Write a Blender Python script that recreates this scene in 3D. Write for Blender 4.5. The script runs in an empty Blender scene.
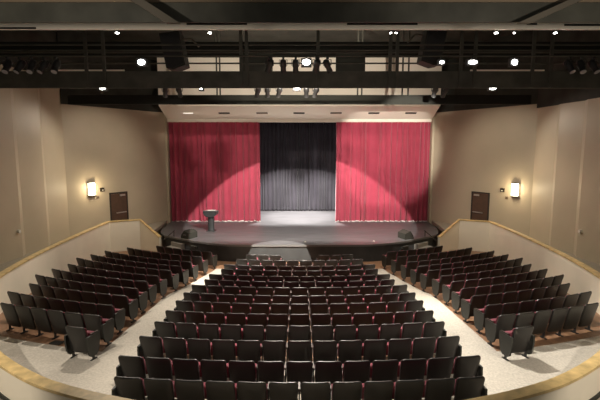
import bpy, bmesh, math, random
from math import sin, cos, pi, sqrt, asin, radians as R_
from mathutils import Vector, Matrix

random.seed(7)
SC = bpy.context.scene
COL = SC.collection

# ------------------------------------------------------------------ camera
cam_d = bpy.data.cameras.new('camera')
cam = bpy.data.objects.new('camera', cam_d)
COL.objects.link(cam)
cam.location = (0.0, 0.0, 5.5)
cam.rotation_euler = (R_(90 - 6.898), 0, 0)
cam_d.sensor_width = 36.0
cam_d.lens = 36.0 * 431.5 / 600.0
cam_d.shift_x = 0.0008
cam_d.clip_start = 0.05
cam_d.clip_end = 200
SC.camera = cam

# ------------------------------------------------------------------ world + exposure
world = bpy.data.worlds.new('world')
SC.world = world
world.use_nodes = True
bgn = world.node_tree.nodes['Background']
bgn.inputs[0].default_value = (1.0, 0.93, 0.82, 1)
bgn.inputs[1].default_value = 0.13
SC.view_settings.view_transform = 'Standard'
SC.view_settings.look = 'None'
SC.view_settings.exposure = 0.0
SC.view_settings.gamma = 1.0
SC.view_settings.use_curve_mapping = False
SC.cycles.max_bounces = 8
SC.cycles.diffuse_bounces = 4
SC.cycles.sample_clamp_indirect = 4.0
SC.cycles.use_denoising = True


def spot(name, loc, target, half_deg, power, blend=0.2, color=(1, 0.9, 0.76), radius=0.06):
    l = bpy.data.lights.new(name, 'SPOT')
    l.energy = power
    l.color = color
    l.spot_size = R_(2 * half_deg)
    l.spot_blend = blend
    l.shadow_soft_size = radius
    o = bpy.data.objects.new(name, l)
    COL.objects.link(o)
    o.location = loc
    d = Vector(target) - Vector(loc)
    o.rotation_euler = d.to_track_quat('-Z', 'Y').to_euler()
    return o


WARM = (1.0, 0.90, 0.76)
WHITE = (1.0, 0.94, 0.84)
# stage pool from the catwalk
spot('pool_light', (0.2, 14.35, 8.05), (0.1, 22.2, 0.85), 29.6, 11500, 0.05, WHITE, 0.015)
# wash on the right curtain and the right of the soffit
spot('curtain_wash', (5.0, 14.35, 7.5), (5.4, 27.0, 5.3), 16, 6500, 0.4, WHITE, 0.05)
# softer wash on the left curtain
spot('curtain_wash', (-6.0, 14.35, 7.5), (-5.6, 27.0, 5.0), 16, 320, 0.5, WHITE, 0.05)
# added fills without fixtures, brightening the fascia and the soffit
spot('fascia_fill', (0.2, 16.3, 8.6), (0.2, 25.3, 9.4), 50, 2000, 0.6, WARM, 0.05)
spot('soffit_fill', (0.2, 14.35, 7.45), (0.4, 26.0, 8.2), 36, 900, 0.6, WARM, 0.05)
# pool on the front of the stage and the first rows
spot('front_pool', (-1.0, 14.35, 8.1), (-1.0, 20.3, -0.45), 9.3, 17000, 0.05, WHITE, 0.02)
spot('front_pool', (-2.2, 14.35, 8.1), (-2.7, 17.3, 0.9), 13.0, 8000, 0.10, WHITE, 0.02)
# aisle lights on the catwalk
spot('aisle_light', (2.4, 13.6, 8.05), (5.0, 10.8, 0.4), 32, 3700, 0.7, WHITE, 0.03)
spot('aisle_light', (4.6, 14.3, 8.0), (4.2, 15.5, 0.3), 36, 2200, 0.8, WARM, 0.06)
spot('aisle_light', (-6.2, 13.6, 8.05), (-5.0, 10.8, 0.4), 40, 1300, 0.8, WARM, 0.03)
spot('seat_light', (0.1, 13.6, 8.0), (0.0, 9.6, 0.6), 30, 6500, 0.8, WARM, 0.08)
spot('seat_light', (0.1, 18.6, 7.7), (0.0, 15.2, 0.8), 30, 4000, 0.8, WARM, 0.08)
for sx in (-1, 1):
    spot('seat_light', (sx * 5.2, 18.6, 7.7), (sx * 6.8, 14.0, 0.6), 30, 1300, 0.8, WARM, 0.08)
# house lights under the near bulkhead and the far pipe
for hx in (-3.66, -1.79, 1.91, 4.14, 5.14):
    spot('house_light', (hx, 8.8, 7.72), (hx * 1.3, 9.6, 0.7), 75, 35, 0.5, WARM, 0.10)
for hx in (-7.2, -4.5, 0.0, 4.5, 7.2):
    spot('house_light', (hx, 20.2, 7.55), (hx * 1.05, 18.9, 0.0), 68, 420, 0.6, WARM, 0.10)
# unseen spots added to brighten the near bulkhead
for sx in (-1, 1):
    spot('bulkhead_fill', (sx * 3.5, 3.6, 6.6), (sx * 4.0, 9.0, 8.1), 48, 220, 0.7, WARM, 0.1)
# unseen spots added to lift the outer face of the rear low wall
for sx in (-1, 1):
    spot('low_wall_fill', (sx * 7.4, 3.4, 7.0), (sx * 5.9, 7.4, 1.1), 20, 1700, 0.7, WARM, 0.1)
# fill spots added to brighten the walls, no fixtures
for sx in (-1, 1):
    spot('wall_fill', (sx * 5.0, 20.2, 7.5), (sx * 10.6, 22.8, 4.2), 34, 520, 0.8, WARM, 0.1)
for sx in (-1, 1):
    spot('wall_fill', (sx * 2.6, 14.35, 8.05), (-sx * 11.6, 19.2, 4.4), 36, 380, 0.9, WARM, 0.1)
    spot('wall_fill', (sx * 8.8, 22.3, 7.2), (sx * 11.6, 17.6, 4.0), 42, 330, 0.9, WARM, 0.1)  # added from the stage side to bring out the folds
# work light over the upstage floor
for sx in (-1.4, 1.4):
    spot('upstage_light', (sx, 29.0, 8.0), (sx, 29.3, 0.85), 32, 9000, 0.5, (1, 0.97, 0.92), 0.1)

# ------------------------------------------------------------------ materials


def mat(name, col, rough=0.6, spec=0.5, metal=0.0, noise=None, bump=None, emit=None, sheen=0.0, coat=0.0):
    """noise=(scale, amount) varies the colour; bump=(scale, strength)."""
    m = bpy.data.materials.new(name)
    m.use_nodes = True
    nt = m.node_tree
    b = nt.nodes['Principled BSDF']
    b.inputs['Base Color'].default_value = (*col, 1)
    b.inputs['Roughness'].default_value = rough
    b.inputs['Metallic'].default_value = metal
    b.inputs['Specular IOR Level'].default_value = spec
    if sheen:
        b.inputs['Sheen Weight'].default_value = sheen
    if coat:
        b.inputs['Coat Weight'].default_value = coat
    tc = nt.nodes.new('ShaderNodeTexCoord')
    if noise:
        n = nt.nodes.new('ShaderNodeTexNoise')
        n.inputs['Scale'].default_value = noise[0]
        n.inputs['Detail'].default_value = 5
        nt.links.new(tc.outputs['Object'], n.inputs['Vector'])
        r = nt.nodes.new('ShaderNodeValToRGB')
        a = noise[1]
        r.color_ramp.elements[0].position = 0.3
        r.color_ramp.elements[1].position = 0.7
        r.color_ramp.elements[0].color = (*[c * (1 - a) for c in col], 1)
        r.color_ramp.elements[1].color = (*[min(1, c * (1 + a)) for c in col], 1)
        nt.links.new(n.outputs['Fac'], r.inputs['Fac'])
        nt.links.new(r.outputs['Color'], b.inputs['Base Color'])
    if bump:
        n2 = nt.nodes.new('ShaderNodeTexNoise')
        n2.inputs['Scale'].default_value = bump[0]
        n2.inputs['Detail'].default_value = 3
        nt.links.new(tc.outputs['Object'], n2.inputs['Vector'])
        bp = nt.nodes.new('ShaderNodeBump')
        bp.inputs['Strength'].default_value = bump[1]
        bp.inputs['Distance'].default_value = 0.02
        nt.links.new(n2.outputs['Fac'], bp.inputs['Height'])
        nt.links.new(bp.outputs['Normal'], b.inputs['Normal'])
    if emit:
        b.inputs['Emission Color'].default_value = (*emit[0], 1)
        b.inputs['Emission Strength'].default_value = emit[1]
    return m


def plank_mat(name, col, rough, sx=6.0, sy=0.35):
    m = mat(name, col, rough)
    nt = m.node_tree
    b = nt.nodes['Principled BSDF']
    tc = nt.nodes.new('ShaderNodeTexCoord')
    mp = nt.nodes.new('ShaderNodeMapping')
    mp.inputs['Scale'].default_value = (sx, sy, 1)
    nt.links.new(tc.outputs['Object'], mp.inputs['Vector'])
    n = nt.nodes.new('ShaderNodeTexNoise')
    n.inputs['Scale'].default_value = 3.0
    n.inputs['Detail'].default_value = 6
    nt.links.new(mp.outputs['Vector'], n.inputs['Vector'])
    r = nt.nodes.new('ShaderNodeValToRGB')
    r.color_ramp.elements[0].position = 0.3
    r.color_ramp.elements[1].position = 0.72
    r.color_ramp.elements[0].color = (*[c * 0.7 for c in col], 1)
    r.color_ramp.elements[1].color = (*[min(1, c * 1.3) for c in col], 1)
    nt.links.new(n.outputs['Fac'], r.inputs['Fac'])
    nt.links.new(r.outputs['Color'], b.inputs['Base Color'])
    return m


M = {
    'wall': mat('tan_wall_paint', (0.47, 0.395, 0.285), 0.5, 0.45, noise=(0.6, 0.06)),
    'low_wall': mat('cream_wall_paint', (0.78, 0.71, 0.58), 0.7, 0.25, noise=(0.8, 0.05)),
    'cream': mat('cream_soffit_paint', (0.86, 0.79, 0.68), 0.7, 0.2),
    'black': mat('black_paint', (0.045, 0.045, 0.037), 0.75, 0.2, noise=(1.2, 0.3)),
    'matte_black': mat('matte_black', (0.022, 0.022, 0.018), 0.8, 0.15),
    'steel': mat('black_steel', (0.065, 0.063, 0.050), 0.55, 0.3, noise=(2.0, 0.3)),
    'grey_steel': mat('grey_steel', (0.10, 0.085, 0.065), 0.55, 0.3),
    'tan_strip': mat('tan_strip', (0.20, 0.15, 0.10), 0.6, 0.3),
    'stage_floor': plank_mat('stage_floor_paint', (0.105, 0.10, 0.105), 0.42, 0.35, 3.0),
    'stage_face': mat('stage_face_paint', (0.045, 0.046, 0.046), 0.6, 0.3, noise=(1.5, 0.2)),
    'lip': mat('stage_lip', (0.12, 0.115, 0.11), 0.5, 0.4),
    'floor': plank_mat('brown_floor', (0.25, 0.135, 0.075), 0.45, 2.0, 1.0),
    'carpet': mat('grey_carpet', (0.50, 0.46, 0.40), 0.95, 0.1, noise=(22.0, 0.16), bump=(60, 0.4)),
    'concourse': mat('concourse_carpet', (0.34, 0.30, 0.24), 0.95, 0.1, noise=(12.0, 0.12)),
    'oak': plank_mat('oak_cap', (0.62, 0.45, 0.20), 0.4, 1.5, 1.5),
    'red': mat('red_velvet', (0.37, 0.050, 0.085), 0.85, 0.15, noise=(1.1, 0.10), sheen=0.25),
    'black_velvet': mat('black_velvet', (0.050, 0.045, 0.055), 0.9, 0.1, noise=(1.3, 0.15), sheen=0.1),
    'hem_spill': mat('pale_hem_spill', (0.75, 0.70, 0.68), 0.8, 0.2),  # hem coloured pale to stand in for light spilling under the curtain
    'shell': mat('black_seat_shell', (0.009, 0.0078, 0.007), 0.44, 0.65, noise=(6.0, 0.2)),
    'panel': mat('dark_end_panel', (0.020, 0.021, 0.018), 0.45, 0.45),
    'uphol': mat('burgundy_upholstery', (0.21, 0.040, 0.062), 0.85, 0.2, noise=(40.0, 0.2), sheen=0.2),
    'arm': mat('dark_armrest', (0.05, 0.03, 0.025), 0.4, 0.5),
    'iron': mat('black_cast_iron', (0.025, 0.025, 0.025), 0.5, 0.5),
    'door': mat('brown_door', (0.085, 0.047, 0.030), 0.45, 0.4, noise=(3.0, 0.2)),
    'door_frame': mat('dark_door_frame', (0.030, 0.024, 0.020), 0.5, 0.4),
    'chrome': mat('brushed_metal', (0.6, 0.58, 0.54), 0.3, 0.5, metal=0.9),
    'pewter': mat('dark_bronze', (0.05, 0.04, 0.03), 0.4, 0.5, metal=0.6),
    'sconce': mat('lit_sconce_glass', (0.9, 0.85, 0.7), 0.4, emit=((1.0, 0.88, 0.62), 7.0)),
    'lamp_on': mat('lit_lamp', (1, 1, 1), 0.3, emit=((1.0, 0.97, 0.90), 22.0)),
    'lamp_dim': mat('lit_small_lamp', (1, 1, 1), 0.3, emit=((1.0, 0.93, 0.78), 6.0)),
    'lamp_off': mat('lamp_lens', (0.35, 0.36, 0.38), 0.12, 0.8),
    'slot_lit': mat('lit_slot', (0.9, 0.85, 0.75), 0.4, emit=((1.0, 0.92, 0.78), 1.0)),
    'slot_dark': mat('dark_slot', (0.02, 0.018, 0.016), 0.7, 0.2),
    'plastic_white': mat('off_white_plastic', (0.7, 0.67, 0.6), 0.5),
    'grey_body': mat('grey_laminate', (0.026, 0.028, 0.029), 0.5, 0.4, noise=(4.0, 0.15)),
    'speaker': mat('black_speaker_box', (0.035, 0.034, 0.028), 0.6, 0.3),
    'grille': mat('speaker_grille', (0.030, 0.030, 0.030), 0.7, 0.3, bump=(90, 0.5)),
    'grey_top': mat('grey_monitor_side', (0.10, 0.10, 0.10), 0.5, 0.4),
    'paper': mat('white_paper', (0.85, 0.84, 0.80), 0.7),
    'step': mat('carpeted_step', (0.30, 0.28, 0.25), 0.9, 0.1),
}

# ------------------------------------------------------------------ mesh helpers


class MB:
    def __init__(self):
        self.v = []
        self.f = []

    def add(self, vs, fs):
        k = len(self.v)
        self.v += [tuple(p) for p in vs]
        self.f += [[i + k for i in q] for q in fs]
        return self

    def box(self, c, s, rz=0.0, rx=0.0):
        x, y, z = s[0] / 2, s[1] / 2, s[2] / 2
        vs = [Vector((a, b, d)) for d in (-z, z) for b in (-y, y) for a in (-x, x)]
        m = Matrix.Translation(c) @ Matrix.Rotation(rz, 4, 'Z') @ Matrix.Rotation(rx, 4, 'X')
        return self.add([m @ v for v in vs],
                        [(0, 2, 3, 1), (4, 5, 7, 6), (0, 1, 5, 4), (2, 6, 7, 3), (0, 4, 6, 2), (1, 3, 7, 5)])

    def tube(self, a, b, r, n=8, r2=None):
        a, b = Vector(a), Vector(b)
        r2 = r if r2 is None else r2
        q = (b - a).to_track_quat('Z', 'X')
        vs = []
        for p, rr in ((a, r), (b, r2)):
            for i in range(n):
                t = 2 * pi * i / n
                vs.append(p + q @ Vector((rr * cos(t), rr * sin(t), 0)))
        fs = [(i, (i + 1) % n, n + (i + 1) % n, n + i) for i in range(n)]
        fs += [tuple(reversed(range(n))), tuple(range(n, 2 * n))]
        return self.add(vs, fs)

    def prism(self, pts, a, b, axis='x'):
        """closed outline pts (2D) extruded from a to b along axis."""
        n = len(pts)

        def P(p, t):
            return {'x': (t, p[0], p[1]), 'y': (p[0], t, p[1]), 'z': (p[0], p[1], t)}[axis]
        vs = [P(p, a) for p in pts] + [P(p, b) for p in pts]
        fs = [(i, (i + 1) % n, n + (i + 1) % n, n + i) for i in range(n)]
        fs += [tuple(reversed(range(n))), tuple(range(n, 2 * n))]
        return self.add(vs, fs)

    def rings(self, rings, closed=True, caps=True):
        n = len(rings[0])
        vs = [p for r in rings for p in r]
        fs = []
        for j in range(len(rings) - 1):
            for i in range(n if closed else n - 1):
                k = (i + 1) % n
                fs.append((j * n + i, j * n + k, (j + 1) * n + k, (j + 1) * n + i))
        if caps:
            fs.append(tuple(reversed(range(n))))
            fs.append(tuple(range((len(rings) - 1) * n, len(rings) * n)))
        return self.add(vs, fs)

    def mesh(self, name, m, smooth=False):
        me = bpy.data.meshes.new(name)
        me.from_pydata(self.v, [], self.f)
        bm = bmesh.new()
        bm.from_mesh(me)
        bmesh.ops.recalc_face_normals(bm, faces=bm.faces)
        if smooth:
            for f in bm.faces:
                f.smooth = True
            for e in bm.edges:
                if len(e.link_faces) == 2 and e.calc_face_angle(0) > R_(38):
                    e.smooth = False
        bm.to_mesh(me)
        bm.free()
        me.materials.append(m)
        return me

    def build(self, name, m, parent=None, smooth=False):
        o = bpy.data.objects.new(name, self.mesh(name, m, smooth))
        COL.objects.link(o)
        if parent:
            o.parent = parent
        return o


def tag(o, label=None, cat=None, group=None, kind=None):
    if label:
        o['label'] = label
    if cat:
        o['category'] = cat
    if group:
        o['group'] = group
    if kind:
        o['kind'] = kind
    return o


def struct(o):
    o['kind'] = 'structure'
    return o


def empty(name, loc, label, cat, group=None, rz=0.0):
    o = bpy.data.objects.new(name, None)
    COL.objects.link(o)
    o.location = loc
    o.rotation_euler = (0, 0, rz)
    o.empty_display_size = 0.2
    return tag(o, label, cat, group)


def dup(root, loc, rz, label, group=None):
    def cp(o, parent):
        c = o.copy()
        COL.objects.link(c)
        c.parent = parent
        for ch in KIDS.get(o.name, []):
            cp(ch, c)
        return c
    r = cp(root, None)
    r.location = loc
    r.rotation_euler = (0, 0, rz)
    r['label'] = label
    if group:
        r['group'] = group
    return r


KIDS = {}


def note_children(root):
    KIDS[root.name] = list(root.children)
    for c in root.children:
        note_children(c)


# ------------------------------------------------------------------ bowl geometry
YC, Y0, SP = 32.03, 6.65, 0.879


def ring_r(k):
    return YC - (Y0 + SP * k)


def floor_z(x, y):
    ye = YC - sqrt(x * x + (YC - y) ** 2)
    return max(0.0, 0.0719 * (18.3 - ye))


# floor of the seating bowl
mb = MB()
TH = [R_(-62 + 124 * i / 60) for i in range(61)]
RR = [5.0, 8.0, 11.0] + [YC - 18.3 + 0.9 * i for i in range(0, 15)]
vs, fs = [], []
for r in RR:
    for t in TH:
        x, y = r * sin(t), YC - r * cos(t)
        vs.append((x, y, floor_z(x, y)))
n = len(TH)
for j in range(len(RR) - 1):
    for i in range(n - 1):
        fs.append((j * n + i, j * n + i + 1, (j + 1) * n + i + 1, (j + 1) * n + i))
mb.add(vs, fs)
struct(mb.build('floor', M['floor']))


def sheet(rows, dz):
    """thick carpet sheet from rows of (x, y)."""
    m = MB()
    n = len(rows[0])
    top = [(x, y, floor_z(x, y) + dz) for r in rows for x, y in r]
    fs = []
    for j in range(len(rows) - 1):
        for i in range(n - 1):
            fs.append((j * n + i, j * n + i + 1, (j + 1) * n + i + 1, (j + 1) * n + i))
    m.add(top, fs)
    return m


def lerp_tab(tab, t):
    for (a, va), (b, vb) in zip(tab, tab[1:]):
        if t <= b:
            return va + (vb - va) * max(0, (t - a)) / (b - a)
    return tab[-1][1]


EDGE = [(9.0, 4.73), (14.8, 4.73), (15.9, 4.40), (19.05, 3.83), (20.0, 3.7)]
INNER = [(9.0, 3.2), (13.0, 3.2), (15.0, 2.9), (17.0, 2.3), (20.0, 2.0)]
for s in (-1, 1):
    rows = []
    for i in range(26):
        y = 9.6 + (19.2 - 9.6) * i / 25
        e, q = lerp_tab(EDGE, y), lerp_tab(INNER, y)
        rows.append([(s * (q + (e - q) * k / 3), y) for k in range(4)])
    struct(sheet(rows, 0.012).build('floor_carpet_aisle', M['carpet']))
rows = []
for j in range(12):
    r = 22.72 + (26.6 - 22.72) * j / 11
    rows.append([(r * sin(t), YC - r * cos(t)) for t in [R_(-24 + 48 * i / 48) for i in range(49)]])
struct(sheet(rows, 0.018).build('floor_carpet_rear', M['carpet']))

# low wall round the bowl (left half, mirrored)
LW = [(0, 5.62), (-1.4, 5.80), (-2.80, 6.17), (-3.62, 6.44), (-4.50, 6.83), (-5.78, 7.70), (-6.9, 8.8), (-7.95, 10.1),
      (-8.68, 11.4), (-9.18, 12.8), (-9.6, 15.1), (-9.82, 17.4), (-9.98, 19.9), (-10.05, 22.45)]
ENDS = [(-8.65, 23.10), (-7.42, 22.55)]
left = LW + ENDS
path = [(-x, y) for x, y in reversed(left)] + left[1:]


def smooth_path(p, it=1):
    for _ in range(it):
        q = [p[0]]
        for a, b in zip(p, p[1:]):
            q.append((a[0] * .75 + b[0] * .25, a[1] * .75 + b[1] * .25))
            q.append((a[0] * .25 + b[0] * .75, a[1] * .25 + b[1] * .75))
        q.append(p[-1])
        p = q
    return p


core = smooth_path([(-x, y) for x, y in reversed(LW)] + LW[1:], 2)
path = [(7.42, 22.55), (8.65, 23.10)] + core + [(-8.65, 23.10), (-7.42, 22.55)]


def normals(p):
    out = []
    for i in range(len(p)):
        a, b = p[max(0, i - 1)], p[min(len(p) - 1, i + 1)]
        d = Vector((b[0] - a[0], b[1] - a[1])).normalized()
        out.append(Vector((-d.y, d.x)))
    return out


NRM = normals(path)
CAPZ = [0.76] + [1.61] * (len(path) - 2) + [0.76]


def wall_strip(path, zs, half, z0f, name, m, off=0.0):
    r = []
    for (x, y), nn, z in zip(path, NRM, zs):
        a = (x + nn.x * (half + off), y + nn.y * (half + off))
        b = (x - nn.x * (half - off), y - nn.y * (half - off))
        z0 = z0f(z)
        r.append([(a[0], a[1], z0), (a[0], a[1], z), (b[0], b[1], z), (b[0], b[1], z0)])
    return MB().rings(r).build(name, m)


struct(wall_strip(path, CAPZ, 0.08, lambda z: -0.05, 'wall_low_bowl', M['low_wall']))
struct(wall_strip(path, [z + 0.05 for z in CAPZ], 0.105, lambda z: z - 0.05, 'trim_1', M['oak']))
# dark base strip on the outer foot of the low wall
r = []
for (x, y), nn in [q for q in zip(path, NRM) if q[0][1] < 13]:
    s = -1 if (nn.x * (0 - x) + nn.y * (15 - y)) > 0 else 1   # outer side
    a = (x + s * nn.x * 0.082, y + s * nn.y * 0.082)
    b = (x + s * nn.x * 0.11, y + s * nn.y * 0.11)
    r.append([(a[0], a[1], 0.99), (a[0], a[1], 1.08), (b[0], b[1], 1.08), (b[0], b[1], 0.99)])
struct(MB().rings(r).build('baseboard_rear', M['black']))

# concourse floor between the low wall and the outer walls
outer = []
for (x, y) in path[1:-1]:
    s = 1 if x >= 0 else -1
    t = math.atan2(abs(x), 14 - y)
    if y > 21.0:
        outer.append((s * 11.7, 22.0))
    elif abs(x) > 8.2:
        outer.append((s * 12.0, y))
    else:
        outer.append((x * 12.0 / 8.3, 1.5 + (y - 5.88) * 0.6))
r = []
for (x, y), nn, (ox, oy) in zip(path[1:-1], NRM[1:-1], outer):
    r.append([(x, y, 0.80), (x, y, 1.0), (ox, oy, 1.0), (ox, oy, 0.80)])
r = [[(8.0, 23.32, .8), (8.0, 23.32, 1.0), (8.3, 27.0, 1.0), (8.3, 27.0, .8)]] + \
    [[(8.62, 23.3, .8), (8.62, 23.3, 1.0), (10.2, 24.3, 1.0), (10.2, 24.3, .8)]] + r + \
    [[(-8.62, 23.3, .8), (-8.62, 23.3, 1.0), (-10.2, 24.3, 1.0), (-10.2, 24.3, .8)]] + \
    [[(-8.0, 23.32, .8), (-8.0, 23.32, 1.0), (-8.3, 27.0, 1.0), (-8.3, 27.0, .8)]]
struct(MB().rings(r).build('floor_concourse', M['concourse']))

# ------------------------------------------------------------------ outer walls
CORNER, PROS = (11.6, 21.4), (8.2, 26.75)


def folded(s):
    pts = [(CORNER[0], CORNER[1])]
    y = 21.4
    # from the corner towards the camera: seams at these depths
    prof = []
    for base in (19.42, 17.58, 15.74, 13.9, 12.06, 10.22, 8.38, 6.54, 4.7, 2.86):
        prof += [(11.68, base + 0.42), (11.52, base)]
    pts += prof
    pts.append((11.6, 1.5))
    return [(s * x, y) for x, y in pts]


def wall_from(pts, z0, z1, name, m, thick=0.2):
    r = []
    nn = normals(pts)
    for (x, y), q in zip(pts, nn):
        if q.x * x < 0:
            q = -q
        bx, by = x + q.x * thick, y + q.y * thick
        r.append([(x, y, z0), (x, y, z1), (bx, by, z1), (bx, by, z0)])
    return struct(MB().rings(r).build(name, m))


wall_from(folded(-1), 0.9, 8.75, 'wall_left', M['wall'])
wall_from(folded(1), 0.9, 7.42, 'wall_right', M['wall'])
wall_from([(-11.6, 21.4), (-11.6, 1.5)], 8.75, 11.2, 'wall_left_upper', M['black'])
wall_from([(11.55, 21.4), (11.55, 1.5)], 7.42, 11.2, 'wall_right_upper', M['black'], 0.25)
for s, nm in ((-1, 'left'), (1, 'right')):
    sp = [(s * PROS[0], PROS[1]), (s * CORNER[0], CORNER[1])]
    wall_from(sp, 0.0, 7.80, 'wall_%s_splay' % nm, M['wall'])
    wall_from([(s * (PROS[0] - .05), PROS[1] - .05), (s * (CORNER[0] - 0.05), CORNER[1] - .05)], 7.62, 11.2,
              'wall_%s_splay_upper' % nm, M['black'], 0.3)
    # proscenium jamb and stage house side
    struct(MB().box((s * 8.24, 27.15, 4.0), (0.24, 0.9, 8.0)).build('wall_%s_jamb' % nm, M['wall']))
    struct(MB().box((s * 10.6, 30.9, 4.9), (0.2, 6.6, 9.8)).build('wall_%s_stage' % nm, M['black']))
struct(MB().box((0, 34.1, 4.9), (21.4, 0.2, 9.8)).build('wall_back_stage', M['black']))
struct(MB().box((0, 30.7, 9.9), (21.6, 7.0, 0.2)).build('ceiling_stage', M['black']))
struct(MB().box((0, 14.3, 11.3), (24.4, 25.8, 0.2)).build('ceiling', M['black']))

# fascia, soffit and header above the proscenium
prof = [(25.30, 7.90), (26.82, 7.25), (26.82, 7.07), (27.3, 7.07), (27.3, 10.62), (25.30, 10.62)]
struct(MB().prism(prof, -8.1, 8.1, 'x').build('wall_proscenium_header', M['cream']))
struct(MB().box((0, 25.9, 10.9), (22.5, 1.4, 0.62)).build('ceiling_border', M['black']))
SL = -(7.90 - 7.25) / (26.82 - 25.30)
for i, (x, lit) in enumerate(zip((-6.62, -4.48, -2.23, -0.03, 2.17, 4.42, 6.62), (2, 0, 1, 0, 1, 0, 0))):
    e = empty('recessed_light', (x, 26.1, 7.90 + SL * 0.8),
              'flush rectangular slot light in the cream soffit, %s from left' %
              ('first', 'second', 'third', 'fourth', 'fifth', 'sixth', 'seventh')[i], 'ceiling light',
              'slot lights in the proscenium soffit')
    a = math.atan(SL)
    MB().box((0, 0, -0.004), (0.66, 0.17, 0.03), 0, a).build('frame', M['pewter' if lit != 2 else 'plastic_white'], e)
    MB().box((0, -0.003, -0.016), (0.56, 0.11, 0.02), 0, a).build(
        'lens', M[('slot_dark', 'tan_strip', 'slot_lit')[lit]], e)

# ------------------------------------------------------------------ stage
half = [(0, 20.36), (2.6, 20.38), (3.75, 20.49), (4.95, 21.02), (6.5, 22.1), (7.45, 22.9), (7.9, 24.2), (8.12, 26.7)]
outl = [(-x, y) for x, y in reversed(half)] + half[1:]
outl = smooth_path(outl, 1)
full = outl + [(8.12, 27.5), (10.5, 27.5), (10.5, 34.0), (-10.5, 34.0), (-10.5, 27.5), (-8.12, 27.5)]
struct(MB().prism(full, 0.79, 0.85, 'z').build('floor_stage', M['stage_floor']))
inner = [(x * 0.994, y + 0.05) for x, y in full]
struct(MB().prism(inner, -0.02, 0.79, 'z').build('wall_stage_front', M['stage_face']))
nn = normals(outl)
r = []
for (x, y), q in zip(outl, nn):
    if q.y > 0:
        q = -q
    a = (x + q.x * 0.015, y + q.y * 0.015)
    b = (x - q.x * 0.05, y - q.y * 0.05)
    r.append([(a[0], a[1], 0.765), (a[0], a[1], 0.858), (b[0], b[1], 0.858), (b[0], b[1], 0.765)])
struct(MB().rings(r).build('trim_2', M['lip']))
for s, nm in ((-1, 'left'), (1, 'right')):
    # louvred box set into the apron face
    x, y = s * 5.28, 21.13
    e = empty('floor_pocket', (x, y, 0.36), 'dark louvred vent box in the %s curve of the stage front' % nm, 'vent',
              'vents in the stage front', rz=s * R_(35))
    MB().box((0, 0, 0.14), (0.42, 0.10, 0.26)).build('frame', M['black'], e)
    mb = MB()
    for k in range(4):
        mb.box((0, -0.055, 0.05 + k * 0.06), (0.36, 0.02, 0.03))
    mb.build('louvre', M['iron'], e)

# stage steps by the wall ends
for s, nm in ((-1, 'left'), (1, 'right')):
    e = empty('stage_steps', (s * 6.75, 21.55, 0.0), 'short steps with a handrail at the %s end of the stage' % nm, 'steps',
              'steps up to the stage', rz=s * R_(42))
    for k in range(3):
        MB().box((0, 0.12 + k * 0.26, 0.1 + k * 0.1), (0.95, 0.26, 0.2 + k * 0.2)).build('step', M['step'], e)
    hr = MB()
    hr.tube((s * 0.46, 0.02, 0.0), (s * 0.46, 0.02, 0.72), 0.02)
    hr.tube((s * 0.46, 0.70, 0.6), (s * 0.46, 0.70, 1.15), 0.02)
    hr.tube((s * 0.46, 0.0, 0.71), (s * 0.46, 0.74, 1.17), 0.022)
    hr.build('handrail', M['pewter'], e)

# ------------------------------------------------------------------ curtains


def curtain(name, x0, x1, y, z0, z1, folds, amp, m, hem_spill=None, seed=1, depth_jit=0.25):
    rnd = random.Random(seed)
    nx = folds * 8
    zs = [z0 + (z1 - z0) * t for t in (0, 0.015, 0.1, 0.3, 0.5, 0.7, 0.88, 0.97, 1.0)]
    ph = []
    a = 0.0
    amps = []
    w = [rnd.uniform(0.6, 1.5) for _ in range(folds + 1)]
    tot = sum(w[:folds])
    cum = [0.0]
    for q in w[:folds]:
        cum.append(cum[-1] + q / tot)
    am = [amp * rnd.uniform(0.55, 1.25) for _ in range(folds)]
    rings = []
    for z in zs:
        t = (z - z0) / (z1 - z0)
        row = []
        for f in range(folds):
            for j in range(8):
                u = cum[f] + (cum[f + 1] - cum[f]) * j / 8
                k = am[f] * (1.0 - 0.25 * t)
                c = sin(2 * pi * j / 8) + 0.25 * sin(4 * pi * j / 8 + f)
                xx = x0 + (x1 - x0) * u + 0.012 * sin(3 * t + f * 1.7)
                row.append((xx, y - k * c, z))
        row.append((x1, y, z))
        rings.append(row)
    me = MB()
    n = len(rings[0])
    vs = [p for r in rings for p in r]
    fs = []
    for j in range(len(rings) - 1):
        for i in range(n - 1):
            fs.append((j * n + i, j * n + i + 1, (j + 1) * n + i + 1, (j + 1) * n + i))
    me.add(vs, fs)
    o = me.build(name, m, None, True)
    for p in o.data.polygons:
        p.use_smooth = True
    so = o.modifiers.new('thick', 'SOLIDIFY')
    so.thickness = 0.012
    if hem_spill:
        h = MB()
        h.rings([[(p[0], p[1] - 0.02, z0 - 0.012), (p[0], p[1] - 0.02, z0 + 0.045), (p[0], p[1] - 0.005, z0 + 0.045),
                  (p[0], p[1] - 0.005, z0 - 0.012)] for p in rings[0]])
        h.build('hem_spill', hem_spill, o)
    return o


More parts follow.
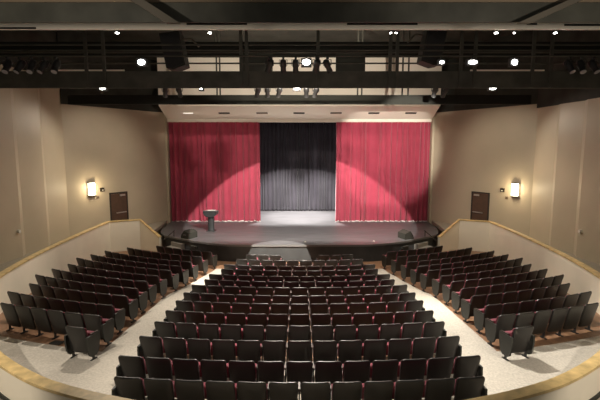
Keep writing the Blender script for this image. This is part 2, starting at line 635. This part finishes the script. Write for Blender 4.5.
tag(curtain('stage_curtain', -8.10, -2.47, 27.05, 0.865, 7.18, 16, 0.10, M['red'], M['hem_spill'], 3),
    'deep red pleated stage curtain drawn to the left side of the opening', 'curtain', 'red house curtains')
tag(curtain('stage_curtain', 2.27, 8.10, 27.05, 0.865, 7.18, 17, 0.10, M['red'], M['hem_spill'], 8),
    'brightly lit red pleated stage curtain drawn to the right side of the opening', 'curtain', 'red house curtains')
tag(curtain('backdrop_curtain', -4.6, 0.66, 31.7, 0.865, 9.2, 20, 0.08, M['black_velvet'], None, 5),
    'black pleated backdrop curtain at stage rear, left of the seam', 'curtain', 'black backdrop curtains')
tag(curtain('backdrop_curtain', 0.70, 5.2, 31.72, 0.865, 9.2, 17, 0.08, M['black_velvet'], None, 6),
    'black pleated backdrop curtain at stage rear, right of the seam', 'curtain', 'black backdrop curtains')

# ------------------------------------------------------------------ doors, sconces, wall bits on the splay walls
SA = math.atan2(PROS[1] - CORNER[1], CORNER[0] - PROS[0])     # splay angle


def splay_pt(s, t, d=0.0):
    """t = metres from the corner towards the stage, d = metres off the wall into the hall."""
    ux, uy = (PROS[0] - CORNER[0]), (PROS[1] - CORNER[1])
    L = sqrt(ux * ux + uy * uy)
    ux, uy = ux / L, uy / L
    nx, ny = -uy, ux       # into hall for the right side (x>0)
    x = CORNER[0] + ux * t + nx * d
    y = CORNER[1] + uy * t + ny * d
    return (s * x, y)


TPOS = {-1: (1.28, 1.90, 1.63), 1: (0.86, 1.58, 1.33)}
for s, nm, idx in ((-1, 'left', 1), (1, 'right', 2)):
    rz = s * (pi / 2 - (pi / 2 - SA)) * -1 if s > 0 else SA
    # local x axis along the wall (towards the stage on the left side), -y into the hall
    rz = SA if s < 0 else -SA
    tx, ty = splay_pt(s, 2.87)
    d = bpy.data.objects.new('door_%d' % idx, None)
    COL.objects.link(d)
    d.location = (tx, ty, 1.0)
    d.rotation_euler = (0, 0, rz)
    struct(d)
    MB().prism([(-0.56, 0), (-0.56, 2.06), (0.56, 2.06), (0.56, 0), (0.48, 0), (0.48, 1.99), (-0.48, 1.99), (-0.48, 0)],
               -0.045, 0.02, 'y').build('door_frame', M['door_frame'], d)
    leaf = MB().box((0, -0.01, 0.99), (0.95, 0.05, 1.98)).build('door_leaf', M['door'], d)
    k = -s
    MB().box((k * 0.22, -0.055, 1.88), (0.32, 0.06, 0.09)).build('door_closer', M['chrome'], leaf)
    MB().box((k * 0.10, -0.06, 0.92), (0.62, 0.06, 0.05)).build('push_bar', M['chrome'], leaf)
    # sconce
    t_sconce, t_alarm, t_switch = TPOS[s]
    x, y = splay_pt(s, t_sconce)
    e = empty('wall_sconce', (x, y, 3.0), 'lit half-round wall sconce with a dark frame on the %s wall' % nm, 'wall light',
              'wall sconces', rz=rz)
    MB().box((0, -0.02, 0.37), (0.36, 0.035, 0.70)).build('back_plate', M['pewter'], e)
    arc = [(0.20 * cos(pi + pi * i / 14), 0.15 * sin(pi + pi * i / 14) - 0.038) for i in range(15)]
    MB().prism(arc, 0.05, 0.69, 'z').build('shade', M['sconce'], e, True)
    fr = MB()
    for z in (0.03, 0.70):
        fr.prism([(p[0] * 1.08, p[1] * 1.08) for p in arc], z - 0.015, z + 0.015, 'z')
    for px in (-0.205, 0.205):
        fr.box((px, -0.06, 0.365), (0.025, 0.03, 0.68))
    fr.build('frame', M['pewter'], e)
    l = bpy.data.lights.new('sconce_bulb', 'POINT')
    l.energy = 42
    l.color = (1.0, 0.82, 0.52)
    l.shadow_soft_size = 0.12
    lo = bpy.data.objects.new('sconce_bulb', l)
    COL.objects.link(lo)
    bx, by = splay_pt(s, t_sconce, 0.42)
    lo.location = (bx, by, 3.40)
    # alarm strobe
    x, y = splay_pt(s, t_alarm)
    e = empty('fire_alarm', (x, y, 3.28), 'small dark alarm with a white strobe beside the %s sconce' % nm, 'alarm',
              'wall alarms', rz=rz)
    MB().box((0, -0.03, 0), (0.22, 0.06, 0.20)).build('body', M['pewter'], e)
    MB().box((0, -0.075, -0.025), (0.07, 0.04, 0.05)).build('strobe', M['plastic_white'], e)
    x, y = splay_pt(s, t_switch)
    e = empty('wall_switch', (x, y, 2.82), 'small brown switch plate below the %s alarm' % nm, 'switch', 'wall switches', rz=rz)
    MB().box((0, -0.012, 0.07), (0.16, 0.024, 0.14)).build('plate', M['tan_strip'], e)
    MB().box((0, -0.028, 0.07), (0.03, 0.02, 0.06)).build('toggle', M['pewter'], e)
    # round plate on the folded wall
    px = 11.52
    e = MB().tube((s * 11.55, 17.4, 2.1), (s * 11.45, 17.4, 2.1), 0.07, 14).build('wall_plate', M['plastic_white'], None, True)
    tag(e, 'small pale round plate low on the %s folded wall' % nm, 'wall plate', 'round wall plates')

# ------------------------------------------------------------------ catwalks and rigging
cw = empty('catwalk', (0, 14.0, 7.4), 'dark steel lighting catwalk with railings crossing the whole hall', 'catwalk')
MB().box((0, 0.03, 0.24), (23.0, 0.06, 0.52)).build('girder', M['steel'], cw)
MB().box((0, 0.12, 0.44), (23.0, 0.20, 0.05)).build('deck', M['steel'], cw)
mb = MB()
for z, y in ((1.33, 0.12), (1.16, 0.12), (1.42, 1.65), (1.05, 1.65), (0.62, 1.65)):
    mb.tube((-11.4, y, z), (11.4, y, z), 0.028)
mb.build('railing', M['steel'], cw)
for x in (-9.6, -6.71, -6.15, -1.84, -1.66, 0.58, 2.85, 3.07, 5.08, 5.52, 7.34, 7.91, 9.8):
    MB().box((x, -0.01, 1.85), (0.10, 0.06, 3.7)).build('post', M['steel'], cw)
# dark panels hung on the far railing
for a, b in ((-2.02, -0.95), (1.28, 2.32)):
    MB().box(((a + b) / 2, 1.72, 1.0), (b - a, 0.04, 1.1)).build('rail_panel', M['black'], cw)
for a, b in ((-8.7, -6.15), (6.0, 8.6)):
    MB().box(((a + b) / 2, 1.60, 0.80), (b - a, 0.04, 0.05)).build('toe_board', M['cream'], cw)
MB().box((0, 1.8, 1.58), (23.0, 0.06, 0.46)).build('upper_girder', M['matte_black'], cw)
MB().box((0.2, 0.60, 0.22), (1.3, 0.02, 0.30)).box((-0.42, 0.40, 0.36), (0.04, 0.40, 0.03)).box((0.82, 0.40, 0.36), (0.04, 0.40, 0.03)).build('hidden_pool_blade', M['matte_black'], cw)  # unseen blade added to cut the stage pool off the apron front

pipe = MB().tube((-11.7, 13.7, 8.30), (11.7, 13.7, 8.30), 0.026, 10).build('lighting_pipe', M['steel'])
tag(pipe, 'long dark pipe carrying stage lights along the catwalk', 'pipe')
pipe2 = MB().tube((-11.7, 18.5, 8.18), (11.7, 18.5, 8.18), 0.026, 10).build('lighting_pipe', M['steel'])
tag(pipe2, 'dark pipe behind the catwalk, carrying small lights near the soffit', 'pipe')
bb = empty('border_beam', (0, 21.15, 7.59), 'dark steel beam just in front of the cream soffit', 'beam')
MB().box((0, 0, 0.21), (22.2, 0.10, 0.42)).build('web', M['matte_black'], bb)
MB().box((0, 0, 0.0), (22.2, 0.2, 0.03)).build('flange', M['matte_black'], bb)
for x in (-3.95, -3.80, 2.78, 2.98, 4.92, 5.2):
    MB().box((x, 0.0, 1.9), (0.07, 0.05, 3.6)).build('hanger', M['steel'], bb)

# cream bulkhead with grilles, and the near girder
bk = empty('ceiling_bulkhead', (0, 9.0, 7.86), 'narrow cream ceiling bulkhead with dark slot grilles across the top', 'bulkhead')
MB().box((0, 0.03, 0.06), (22.9, 0.06, 0.125)).build('fascia', M['cream'], bk)
for a, b, z in ((-6.3, -5.28, 0.02), (-2.26, -1.05, 0.10), (0.95, 2.36, 0.10), (4.55, 4.75, 0.10), (5.3, 8.0, 0.08)):
    MB().box(((a + b) / 2, -0.005, z), (b - a, 0.02, 0.035)).build('grille', M['slot_dark'], bk)
g = empty('near_girder', (0, 7.0, 7.43), 'wide black steel girder right along the top of the view', 'beam')
MB().box((0, 0, 0.15), (22.9, 0.05, 0.29)).build('web', M['steel'], g)
MB().box((0, -0.01, 0.315), (22.9, 0.07, 0.035)).build('flange', M['tan_strip'], g)
for s, x0, x1, in ((-1, -1.88, -3.05), (1, 3.34, 5.0)):
    b = MB()
    b.prism([(x0 - 0.10, 7.34), (x0 + 0.10, 7.34), (x1 + 0.10, 8.08), (x1 - 0.10, 8.08)], 6.66, 6.74, 'y')
    tag(b.build('brace', M['grey_steel']), 'grey diagonal brace at the top, %s of the middle' % ('left' if s < 0 else 'right'),
        'brace', 'diagonal braces')

# ------------------------------------------------------------------ hanging loudspeakers
for s, nm, cx in ((-1, 'left', -4.10), (1, 'right', 4.34)):
    e = empty('hanging_loudspeaker', (cx, 14.75, 8.07 if s < 0 else 8.20), 'large black tilted loudspeaker hanging at the %s above the seats' % nm,
              'speaker', 'hanging loudspeakers')
    k = 1 if s < 0 else -1
    prof = [(-0.42, 1.08), (0.22, 1.16), (0.40, 0.10), (0.02 if k > 0 else 0.0, -0.04), (-0.22, 0.0)]
    prof = [(k * a, b) for a, b in prof]
    MB().prism(prof, -0.35, 0.25, 'y').build('cabinet', M['speaker'], e)
    MB().prism([(p[0] * 0.88, 0.05 + p[1] * 0.9) for p in prof], -0.375, -0.345, 'y').build('grille', M['grille'], e)
    mb = MB()
    mb.tube((0, 0, 1.1), (0, 0, 3.2), 0.02)
    mb.tube((k * 0.2, 0, 1.1), (k * 0.2, 0, 3.2), 0.02)
    mb.build('hanging_cable', M['iron'], e)
    mb = MB()
    mb.tube((k * 0.3, -0.1, 0.95), (k * 0.55, -0.1, 0.98), 0.03)
    mb.tube((k * 0.55, -0.1, 0.98), (k * 0.80, -0.1, 0.72), 0.03)
    mb.build('bracket', M['grey_steel'], e)

# ------------------------------------------------------------------ stage lights
ORD = ('first', 'second', 'third', 'fourth', 'fifth', 'sixth', 'seventh', 'eighth', 'ninth', 'tenth', 'eleventh', 'twelfth',
       'thirteenth', 'fourteenth')


def lamp(loc, pitch, yaw, lens_mat, label, group, size=1.0, on=False, drop=0.0):
    """stage light hanging from a pipe at loc (loc is the clamp)."""
    e = empty('stage_light', loc, label, 'stage light', group, yaw)
    q = size
    mb = MB()
    mb.box((0, 0, -0.056), (0.07 * q, 0.07 * q, 0.06))
    mb.tube((0, 0, -0.05 * q), (0, 0, -0.12 * q - drop), 0.014 * q)
    mb.build('clamp', M['iron'], e)
    z0 = -0.12 * q - drop
    mb = MB()
    mb.box((0, 0, z0), (0.26 * q, 0.04 * q, 0.012))
    for s in (-1, 1):
        mb.box((s * 0.13 * q, 0, z0 - 0.09 * q), (0.012, 0.04 * q, 0.18 * q))
    mb.build('yoke', M['iron'], e)
    c = Vector((0, 0, z0 - 0.17 * q))
    d = Vector((0, cos(pitch), -sin(pitch)))
    prof = [(-0.20, 0.055), (-0.16, 0.10), (0.02, 0.11), (0.06, 0.085), (0.24, 0.095), (0.25, 0.10)]
    qn = d.to_track_quat('Z', 'X')
    rings = []
    for t, rr in prof:
        rings.append([c + d * (t * q) + qn @ Vector((rr * q * cos(a), rr * q * sin(a), 0))
                      for a in [2 * pi * i / 14 for i in range(14)]])
    MB().rings([[tuple(p) for p in r] for r in rings]).build('housing', M['iron'], e, True)
    MB().tube(c + d * (0.245 * q), c + d * (0.262 * q), 0.085 * q, 14).build('lens', lens_mat, e, True)
    return e


def flood(loc, w, h, label, group, m, yaw=0.0):
    """lit box flood light facing the camera and the seats."""
    e = empty('flood_light', loc, label, 'flood light', group, yaw)
    MB().box((0, 0.08, -0.20), (w + 0.08, 0.16, h + 0.08)).build('housing', M['iron'], e)
    n = 16
    MB().rings([[(w / 2 * cos(2 * pi * i / n), -0.005 - t * 0.02, -0.20 + h / 2 * sin(2 * pi * i / n)) for i in range(n)]
                for t in (0, 1)]).build('lens', m, e, True)
    MB().box((0, 0.08, -0.075), (0.05, 0.05, 0.096)).build('clamp', M['iron'], e)
    return e


# on the catwalk pipe (clamps at y=14.45, z=8.42)
FG = 'lit flood lights on the catwalk'
for x, w, h, lab in ((-4.84, 0.22, 0.16, 'bright white flood light on the catwalk, left of the left loudspeaker'),
                     (0.21, 0.24, 0.17, 'bright white flood light on the middle of the catwalk'),
                     (4.36, 0.13, 0.09, 'small lit flood light just right of the right loudspeaker'),
                     (5.30, 0.27, 0.11, 'wide lit flood light on the catwalk, right of the loudspeaker'),
                     (6.58, 0.17, 0.16, 'round bright flood light on the catwalk, rightmost lit one')):
    f = flood((x, 13.62, 8.30), w, h, lab, FG, M['lamp_on'])
names = 'stage lights at the left end of the catwalk'
for i, x in enumerate((-9.4, -9.0, -8.6, -8.25, -7.88, -7.5)):
    lamp((x, 13.7, 8.30), R_(55), R_(150 + 30 * (i % 2)), M['lamp_off'],
         'dark stage light on the catwalk, %s of the left end cluster' % ORD[i], names)
names = 'stage lights at the right end of the catwalk'
for i, x in enumerate((8.3, 8.68, 9.05, 9.4, 9.75)):
    lamp((x, 13.7, 8.30), R_(55), R_(200 - 25 * (i % 2)), M['lamp_off'],
         'dark stage light on the catwalk, %s of the right end cluster' % ORD[i], names)
names = 'stage lights in the middle of the catwalk'
for i, (x, yw) in enumerate(((-0.92, 25), (-0.50, 0), (-0.12, 0), (0.52, 10), (0.86, -30))):
    lamp((x, 13.7, 8.30), R_(42), R_(yw), M['lamp_off'],
         'dark stage light on the catwalk, %s from left in the middle cluster' % ORD[i], names, 0.95)
# on the far pipe
names = 'stage lights on the far pipe'
for i, x in enumerate((-6.25, -5.6, -1.95, -1.5, -0.95, 0.32, 0.76, 6.3, 6.78)):
    lamp((x * 0.9, 18.5, 8.18), R_(50), R_(0 if i % 2 else 20), M['lamp_off'],
         'small dark stage light seen in the gap over the soffit, %s from left' % ORD[i], names, 1.05, False, 0.02)
FG = 'lit lamps on the far pipe'
for x, w, lab in ((-9.1, 0.26, 'lit lamp on the far pipe above the left wall light'),
                  (-4.55, 0.12, 'tiny lit lamp on the far pipe between the left loudspeaker and the middle'),
                  (-0.12, 0.26, 'lit lamp on the far pipe at the middle of the hall'),
                  (8.93, 0.28, 'lit lamp on the far pipe above the right wall light')):
    flood((x * 0.902, 18.42, 8.18), w, 0.15, lab, FG, M['lamp_on'])
FG = 'small downlights under the near bulkhead'
for i, x in enumerate((-3.70, -1.82, 1.85, 1.96, 3.99, 4.36, 5.19)):
    e = empty('downlight', (x, 9.1, 7.86), 'tiny lit downlight under the near bulkhead, %s from left' % ORD[i], 'downlight', FG)
    MB().tube((0, 0, 0.0), (0, 0, -0.04), 0.04, 12).build('can', M['iron'], e, True)
    MB().tube((0, 0, -0.04), (0, 0, -0.055), 0.034 if i not in (2, 3, 5) else 0.02, 12).build('bulb', M['lamp_on'], e, True)

# ------------------------------------------------------------------ on the stage
e = empty('lectern', (-4.98, 23.95, 0.85), 'grey lectern with a wide curved head on the left of the stage', 'lectern', None, R_(-4))
MB().prism([(-0.24, -0.20), (0.24, -0.20), (0.24, 0.20), (-0.24, 0.20)], 0, 0.05, 'z').build('base', M['grey_body'], e)
rings = []
for z, w, d in ((0.05, 0.21, 0.17), (0.12, 0.19, 0.15), (0.80, 0.185, 0.145)):
    rings.append([(w * cos(2 * pi * i / 20) * (1.0 if abs(cos(2 * pi * i / 20)) < .8 else .96), d * sin(2 * pi * i / 20), z)
                  for i in range(20)])
MB().rings(rings).build('column', M['grey_body'], e, True)
prof = [(-0.36, 1.14), (-0.38, 1.06), (-0.33, 0.93), (-0.22, 0.83), (0, 0.80), (0.22, 0.83), (0.33, 0.93), (0.38, 1.06), (0.36, 1.14)]
MB().prism(prof, -0.25, 0.25, 'y').build('head', M['grey_body'], e)
MB().add([(-0.37, -0.28, 1.19), (0.37, -0.28, 1.19), (0.37, 0.28, 1.13), (-0.37, 0.28, 1.13),
          (-0.37, -0.28, 1.15), (0.37, -0.28, 1.15), (0.37, 0.28, 1.09), (-0.37, 0.28, 1.09)],
         [(0, 1, 2, 3), (7, 6, 5, 4), (0, 4, 5, 1), (1, 5, 6, 2), (2, 6, 7, 3), (3, 7, 4, 0)]).build('reading_top', M['grey_top'], e)
p = MB().box((-4.95, 23.93, 2.035), (0.52, 0.34, 0.012), R_(-4), R_(-6.2)).build('paper', M['paper'])
tag(p, 'white papers lying on the lectern top', 'paper')

for s, nm, loc, rz, mm in ((-1, 'left', (-5.75, 22.1, 0.85), R_(62), 'grey_top'), (1, 'right', (5.5, 21.95, 0.85), R_(-70), 'speaker')):
    e = empty('stage_monitor', loc, 'black wedge floor monitor near the %s front edge of the stage' % nm, 'speaker',
              'wedge stage monitors', rz)
    MB().prism([(-0.26, 0), (0.26, 0), (0.26, 0.12), (0.02, 0.42), (-0.26, 0.30)], -0.34, 0.34, 'x').build('cabinet', M['speaker'], e)
    MB().add([(x, y, z) for x in (-0.30, 0.30) for y, z in ((0.255, 0.155), (0.05, 0.41), (0.065, 0.425), (0.272, 0.165))],
             [(0, 1, 2, 3), (7, 6, 5, 4), (0, 4, 5, 1), (1, 5, 6, 2), (2, 6, 7, 3), (3, 7, 4, 0)]).build('grille', M['grille'], e)
    MB().box((-0.345, 0.0, 0.2), (0.015, 0.2, 0.06)).build('handle', M[mm], e)
for x, y, lab in ((3.72, 21.2, 'small white floor marker on the front of the stage, right of middle'),
                  (0.28, 21.0, 'small white floor marker at the middle of the stage front')):
    tag(MB().tube((x, y, 0.85), (x, y, 0.88), 0.05, 12).build('floor_marker', M['plastic_white'], None, True), lab, 'floor marker')
# floor vent in the rear carpet
x, y = -6.08, 10.30
e = empty('floor_vent', (x, y, floor_z(x, y) + 0.015), 'small dark floor vent in the carpet beside the left single seat', 'vent', None, R_(-14))
MB().box((0, 0, 0.006), (0.30, 0.20, 0.012)).build('frame', M['black'], e)
mb = MB()
for k in range(5):
    mb.box((0, -0.07 + k * 0.035, 0.014), (0.26, 0.012, 0.008))
mb.build('slats', M['iron'], e)

# ------------------------------------------------------------------ auditorium seats
PITCH = 0.53


def rounded(w_top, w_bot, z0, z1, rc, n=5):
    """outline of a back: wider at the top, round corners."""
    pts = []
    for cxs, cz, a0 in ((1, z1 - rc, 0), (-1, z1 - rc, 90), (-1, z0 + rc, 180), (1, z0 + rc, 270)):
        w = w_top if cz > (z0 + z1) / 2 else w_bot
        for i in range(n + 1):
            a = R_(a0 + 90 * i / n)
            pts.append((cxs * (w / 2 - rc) + rc * cos(a), cz + rc * sin(a)))
    # add mid points along the long horizontal runs so the shell can curve
    out = []
    for i, p in enumerate(pts):
        q = pts[(i + 1) % len(pts)]
        out.append(p)
        if abs(q[0] - p[0]) > 0.1:
            for t in (0.25, 0.5, 0.75):
                out.append((p[0] + (q[0] - p[0]) * t, p[1] + (q[1] - p[1]) * t))
    return out


def shell_mesh(w_top, w_bot, z0, z1, rc, y_top, y_bot, th, bulge, inset=0.021):
    out = rounded(w_top, w_bot, z0, z1, rc)
    zc = (z0 + z1) / 2

    def place(p, dy, k):
        x, z = p[0] * k, zc + (p[1] - zc) * k
        t = (z - z0) / (z1 - z0)
        y = y_bot + (y_top - y_bot) * t + bulge * (x / (w_top / 2)) ** 2 - 0.02 * sin(pi * max(0, min(1, t)))
        return (x, y + dy, z)
    rings = []
    kk = lambda d: 1 - 2 * d / w_top
    rings.append([place(p, 0.0, kk(inset) * 0.6) for p in out])
    for i in range(5):
        a = pi / 2 * i / 4
        rings.append([place(p, inset * (1 - cos(a)), kk(inset * (1 - sin(a)))) for p in out])
    for i in range(5):
        a = pi / 2 * i / 4
        rings.append([place(p, th - inset * (1 - sin(a)), kk(inset * (1 - cos(a)))) for p in out])
    rings.append([place(p, th, kk(inset) * 0.6) for p in out])
    return MB().rings(rings)


m_shell = shell_mesh(0.490, 0.450, 0.165, 0.85, 0.065, -0.045, 0.130, 0.055, 0.025).mesh('backrest', M['shell'], True)
m_pad = shell_mesh(0.455, 0.43, 0.40, 0.80, 0.05, 0.035, 0.150, 0.05, 0.02).mesh('back_pad', M['uphol'], True)


def seat_cushion():
    # folded-up pan: hinged low, leaning back towards the backrest
    prof = [(0.255, 0.36), (0.245, 0.44), (0.230, 0.55), (0.245, 0.60), (0.30, 0.615), (0.375, 0.60), (0.405, 0.54), (0.395, 0.44),
            (0.350, 0.36), (0.290, 0.34)]
    rings = []
    for x, k in ((-0.232, 0.86), (-0.222, 1.0), (0.222, 1.0), (0.232, 0.86)):
        cy, cz = 0.31, 0.48
        rings.append([(x, cy + (y - cy) * k, cz + (z - cz) * k) for y, z in prof])
    return MB().rings(rings)


m_seat = seat_cushion().mesh('seat', M['uphol'], True)


def standard_mesh(x):
    mb = MB()
    mb.prism([(0.14, 0.0), (0.32, 0.0), (0.32, 0.018), (0.25, 0.03), (0.235, 0.34), (0.36, 0.58), (0.17, 0.58), (0.20, 0.34),
              (0.19, 0.03), (0.14, 0.018)], x - 0.012, x + 0.012, 'x')
    mb.box((x, 0.22, 0.009), (0.05, 0.20, 0.018))
    return mb


def arm_mesh(x):
    return MB().prism([(0.17, 0.585), (0.41, 0.575), (0.43, 0.595), (0.41, 0.62), (0.17, 0.632), (0.155, 0.62)], x - 0.018, x + 0.018, 'x')


def panel_mesh(x, s):
    out = [(0.01, 0.60), (0.005, 0.45), (0.03, 0.26), (0.07, 0.15), (0.13, 0.10), (0.30, 0.10), (0.36, 0.15), (0.40, 0.26),
           (0.43, 0.45), (0.43, 0.60)]
    mb = MB()
    mb.prism(out, x - 0.020, x + 0.020, 'x')
    return mb


P2 = PITCH / 2
ms_l, ms_r = standard_mesh(-P2).mesh('leg', M['iron']), standard_mesh(P2).mesh('leg', M['iron'])
ma_l, ma_r = arm_mesh(-P2).mesh('armrest', M['arm']), arm_mesh(P2).mesh('armrest', M['arm'])
mp_l, mp_r = panel_mesh(-P2 - 0.016, -1).mesh('end_panel', M['panel']), panel_mesh(P2 + 0.016, 1).mesh('end_panel', M['panel'])


def make_seat(kind):
    e = empty('auditorium_seat', (0, 0, 0), '', 'seat')

    def p(name, me):
        o = bpy.data.objects.new(name, me)
        COL.objects.link(o)
        o.parent = e
    p('backrest', m_shell)
    p('back_pad', m_pad)
    p('seat', m_seat)
    p('leg', ms_l)
    p('armrest', ma_l)
    if kind in ('left', 'both'):
        p('end_panel', mp_l)
    if kind in ('right', 'both', 'plain_right'):
        p('leg', ms_r)
        p('armrest', ma_r)
    if kind in ('right', 'both'):
        p('end_panel', mp_r)
    note_children(e)
    return e


PROTO = {}
KOFF = (.02, -.06, .08, .13, .08, .08, 0, .04, -.1, -.22, -.2, -.25, .06, .35)


def place_seat(kind, x, y, label, group):
    rz = math.atan2(x, YC - y)          # face the centre of the bowl
    loc = (x, y, floor_z(x, y))
    if kind not in PROTO:
        PROTO[kind] = make_seat(kind)
        o = PROTO[kind]
        o.location, o.rotation_euler = loc, (0, 0, rz)
        tag(o, label, 'seat', group)
        return o
    return dup(PROTO[kind], loc, rz, label, group)


def ring_pt(k, th):
    r = ring_r(k + KOFF[k])
    return r * sin(th), YC - r * cos(th)


ROWN = ('back row', 'second row from the back', 'third row from the back', 'fourth row from the back', 'fifth row from the back',
        'sixth row from the back', 'seventh row from the back', 'seventh row from the front', 'sixth row from the front',
        'fifth row from the front', 'fourth row from the front', 'third row from the front', 'second row from the front', 'front row')
COUNT = (12, 13, 13, 13, 13, 13, 13, 13, 12, 12, 11, 11, 10, 9)
for k, n in enumerate(COUNT):
    dth = (0.545 if k == 13 else 0.538 if k > 10 else PITCH if n > 12 or k > 7 else 0.527) / ring_r(k)
    for i in range(n):
        if k == 13 and 3 <= i <= 5:
            continue
        th = (i - (n - 1) / 2) * dth
        x, y = ring_pt(k, th)
        first = i == 0 or (k == 13 and i == 6)
        last = i == n - 1 or (k == 13 and i == 2)
        kind = 'left' if first else 'right' if last else 'mid'
        if n % 2 and i == n // 2:
            lab = 'black-backed seat at the middle of the %s, centre block' % ROWN[k]
        elif i < n / 2:
            lab = 'black-backed seat, %s from left in the %s, centre block' % (ORD[i], ROWN[k])
        else:
            lab = 'black-backed seat, %s from right in the %s, centre block' % (ORD[n - 1 - i], ROWN[k])
        place_seat(kind, x, y, lab, 'centre block seats, ' + ROWN[k])
SOFF = (.24, .15, .15, .06, 0, -.08, -.08, -.2, -.22, .06, .4)
SIDE_IN = (4.80, 4.86, 4.85, 4.87, 4.87, 4.78, 4.61, 4.44, 4.27, 4.11, 3.94)
SIDE_OUT = (7.85, 8.20, 8.45, 8.62, 8.75, 8.75, 8.80, 8.85, 8.80, 8.05, 6.90)
SROW = ('back row', 'second row from the back', 'third row from the back', 'fourth row from the back', 'fifth row from the back',
        'middle row', 'fifth row from the front', 'fourth row from the front', 'third row from the front',
        'second row from the front', 'front row')
for s, nm in ((-1, 'left'), (1, 'right')):
    for j in range(11):
        k = j + 3
        r = ring_r(k + SOFF[j])
        a0, a1 = asin(SIDE_IN[j] / r), asin(SIDE_OUT[j] / r)
        n = int(round((a1 - a0) * r / PITCH))
        dth = (PITCH + (0.012 if j > 8 else 0.004)) / r
        for i in range(n):
            th = s * (a0 + (i + 0.5) * dth)
            x, y = r * sin(th), YC - r * cos(th)
            # the aisle end carries an end panel; seen from behind the left block's aisle is on its right
            if i == 0:
                kind = 'right' if s < 0 else 'left'
            elif i == n - 1:
                kind = 'mid' if s < 0 else 'plain_right'
            else:
                kind = 'mid'
            if i == 0:
                lab = 'black-backed aisle seat with end panel, %s, %s block' % (SROW[j], nm)
            else:
                lab = 'black-backed seat, %s from the aisle, %s, %s block' % (ORD[i], SROW[j], nm)
            place_seat(kind, x, y, lab, '%s block seats, %s' % (nm, SROW[j]))
for s, nm in ((-1, 'left'), (1, 'right')):
    th = s * asin(5.02 / 23.36)
    x, y = 23.36 * sin(th), YC - 23.36 * cos(th)
    place_seat('both', x, y, 'single seat standing alone on the carpet behind the %s block' % nm, 'single companion seats')
